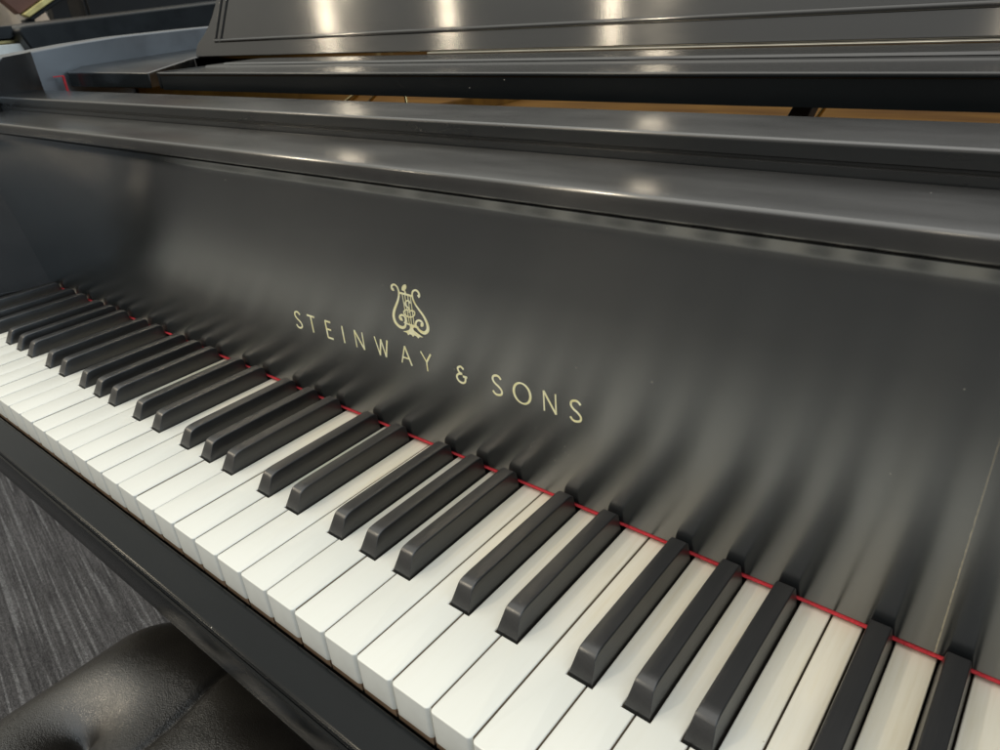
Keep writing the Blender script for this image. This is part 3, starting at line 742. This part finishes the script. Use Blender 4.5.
def slab(poly, x0, x1, nm, m):
    bm = bmesh.new(); prism(bm, poly, 'x', x0, x1); rel(bm, (-2.9, 1.06, -0.72)); finish(nm, bm, m, c3, bevel=0.003)
slab([(1.050, 0.327), (1.068, 0.316), (1.72, 0.640), (1.70, 0.665)], -2.93, -2.885, 'gilt_edge', M['gilt'])
slab([(1.066, 0.311), (1.085, 0.306), (1.73, 0.622), (1.722, 0.636)], -2.94, -2.90, 'dark_edge', M['dull'])
slab([(1.040, 0.332), (1.045, 0.328), (1.70, 0.667), (1.42, 0.95), (0.985, 0.400)], -2.95, -2.90, 'board', M['brown'])
slab([(1.05, -0.71), (1.09, -0.71), (1.10, 0.31), (1.06, 0.31)], -2.96, -2.93, 'prop', M['dull'])
c4 = thing('draped_cloth', 'pale cream cloth heap behind the background piano at the top left corner', 'cloth', (-3.6, 1.2, -0.72))
bm = bmesh.new()
g = []
for j in range(40):
    row = []
    for i in range(60):
        y = -0.55 + 1.1 * i / 59; z = 1.35 * j / 39
        row.append(bm.verts.new((0.10 * math.sin(y * 23 + z * 4) + 0.05 * math.sin(y * 51 - z * 3) + 0.15 * (1 - z), y * (1.05 - 0.2 * z), z + 0.05 * math.sin(y * 9))))
    g.append(row)
for j in range(39):
    for i in range(59): bm.faces.new((g[j][i], g[j][i + 1], g[j + 1][i + 1], g[j + 1][i]))
M['cloth'] = simple('cream_cloth', (0.78, 0.72, 0.62), 0.8, noise=6, c2=(0.62, 0.53, 0.44))
o = finish('cloth', bm, M['cloth'], c4, smooth=80)
sm = o.modifiers.new('thickness', 'SOLIDIFY'); sm.thickness = 0.008

# ------------------------------------------------------------------ light
w = bpy.data.worlds.new('World'); S.world = w; w.use_nodes = True
nt = w.node_tree; bg = nt.nodes['Background']
tc = nt.nodes.new('ShaderNodeTexCoord'); sx = nt.nodes.new('ShaderNodeSeparateXYZ'); L(nt, tc.outputs['Generated'], sx.inputs[0])
el = ramp(nt, math_(nt, 'MULTIPLY_ADD', sx.outputs['Z'], 0.5, 0.5), [(0.0, (0.06, 0.06, 0.06)), (0.47, (0.16, 0.155, 0.145)), (0.60, (0.44, 0.425, 0.395)), (0.75, (0.80, 0.81, 0.79)), (0.90, (1.42, 1.43, 1.38)), (1.0, (1.70, 1.68, 1.6))])
side = ramp(nt, math_(nt, 'MULTIPLY_ADD', sx.outputs['X'], 0.5, 0.5), [(0.0, (1.10, 1.08, 1.0)), (0.5, (0.95, 0.95, 0.95)), (1.0, (0.72, 0.86, 1.02))])
L(nt, mixc(nt, 1.0, el, side, 'MULTIPLY'), bg.inputs['Color']); bg.inputs['Strength'].default_value = 1.0
def lamp(x, y, z, p, r=0.06, c=(1, 0.86, 0.64)):
    ld = bpy.data.lights.new('ceiling_lamp', 'POINT'); ld.energy = p * 0.42; ld.shadow_soft_size = r; ld.color = c
    o = bpy.data.objects.new('ceiling_lamp', ld); COL.objects.link(o); o.location = (x, y, z)
for x, y, p in ((-5.4, -3.1, 60), (-4.0, -3.2, 60), (-2.5, -3.2, 60), (-3.66, -1.5, 150), (-1.45, -1.55, 150), (-0.2, -3.3, 30), (1.4, -2.4, 30)): lamp(x, y, 2.26, p)

al = bpy.data.lights.new('window_light', 'AREA'); al.shape = 'RECTANGLE'; al.size = 2.4; al.size_y = 1.5; al.energy = 125; al.color = (0.70, 0.86, 1.0)
ao = bpy.data.objects.new('window_light', al); COL.objects.link(ao); ao.location = (6.2, 0.6, 1.2)
ao.rotation_euler = (Vector((0, 0.2, 0.1)) - ao.location).to_track_quat('-Z', 'Y').to_euler()

S.view_settings.view_transform = 'Standard'; S.view_settings.look = 'None'; S.view_settings.exposure = 0.0; S.view_settings.gamma = 1.0
S.render.film_transparent = False
S.cycles.use_denoising = True
S.cycles.max_bounces = 8
S.cycles.sample_clamp_indirect = 40.0
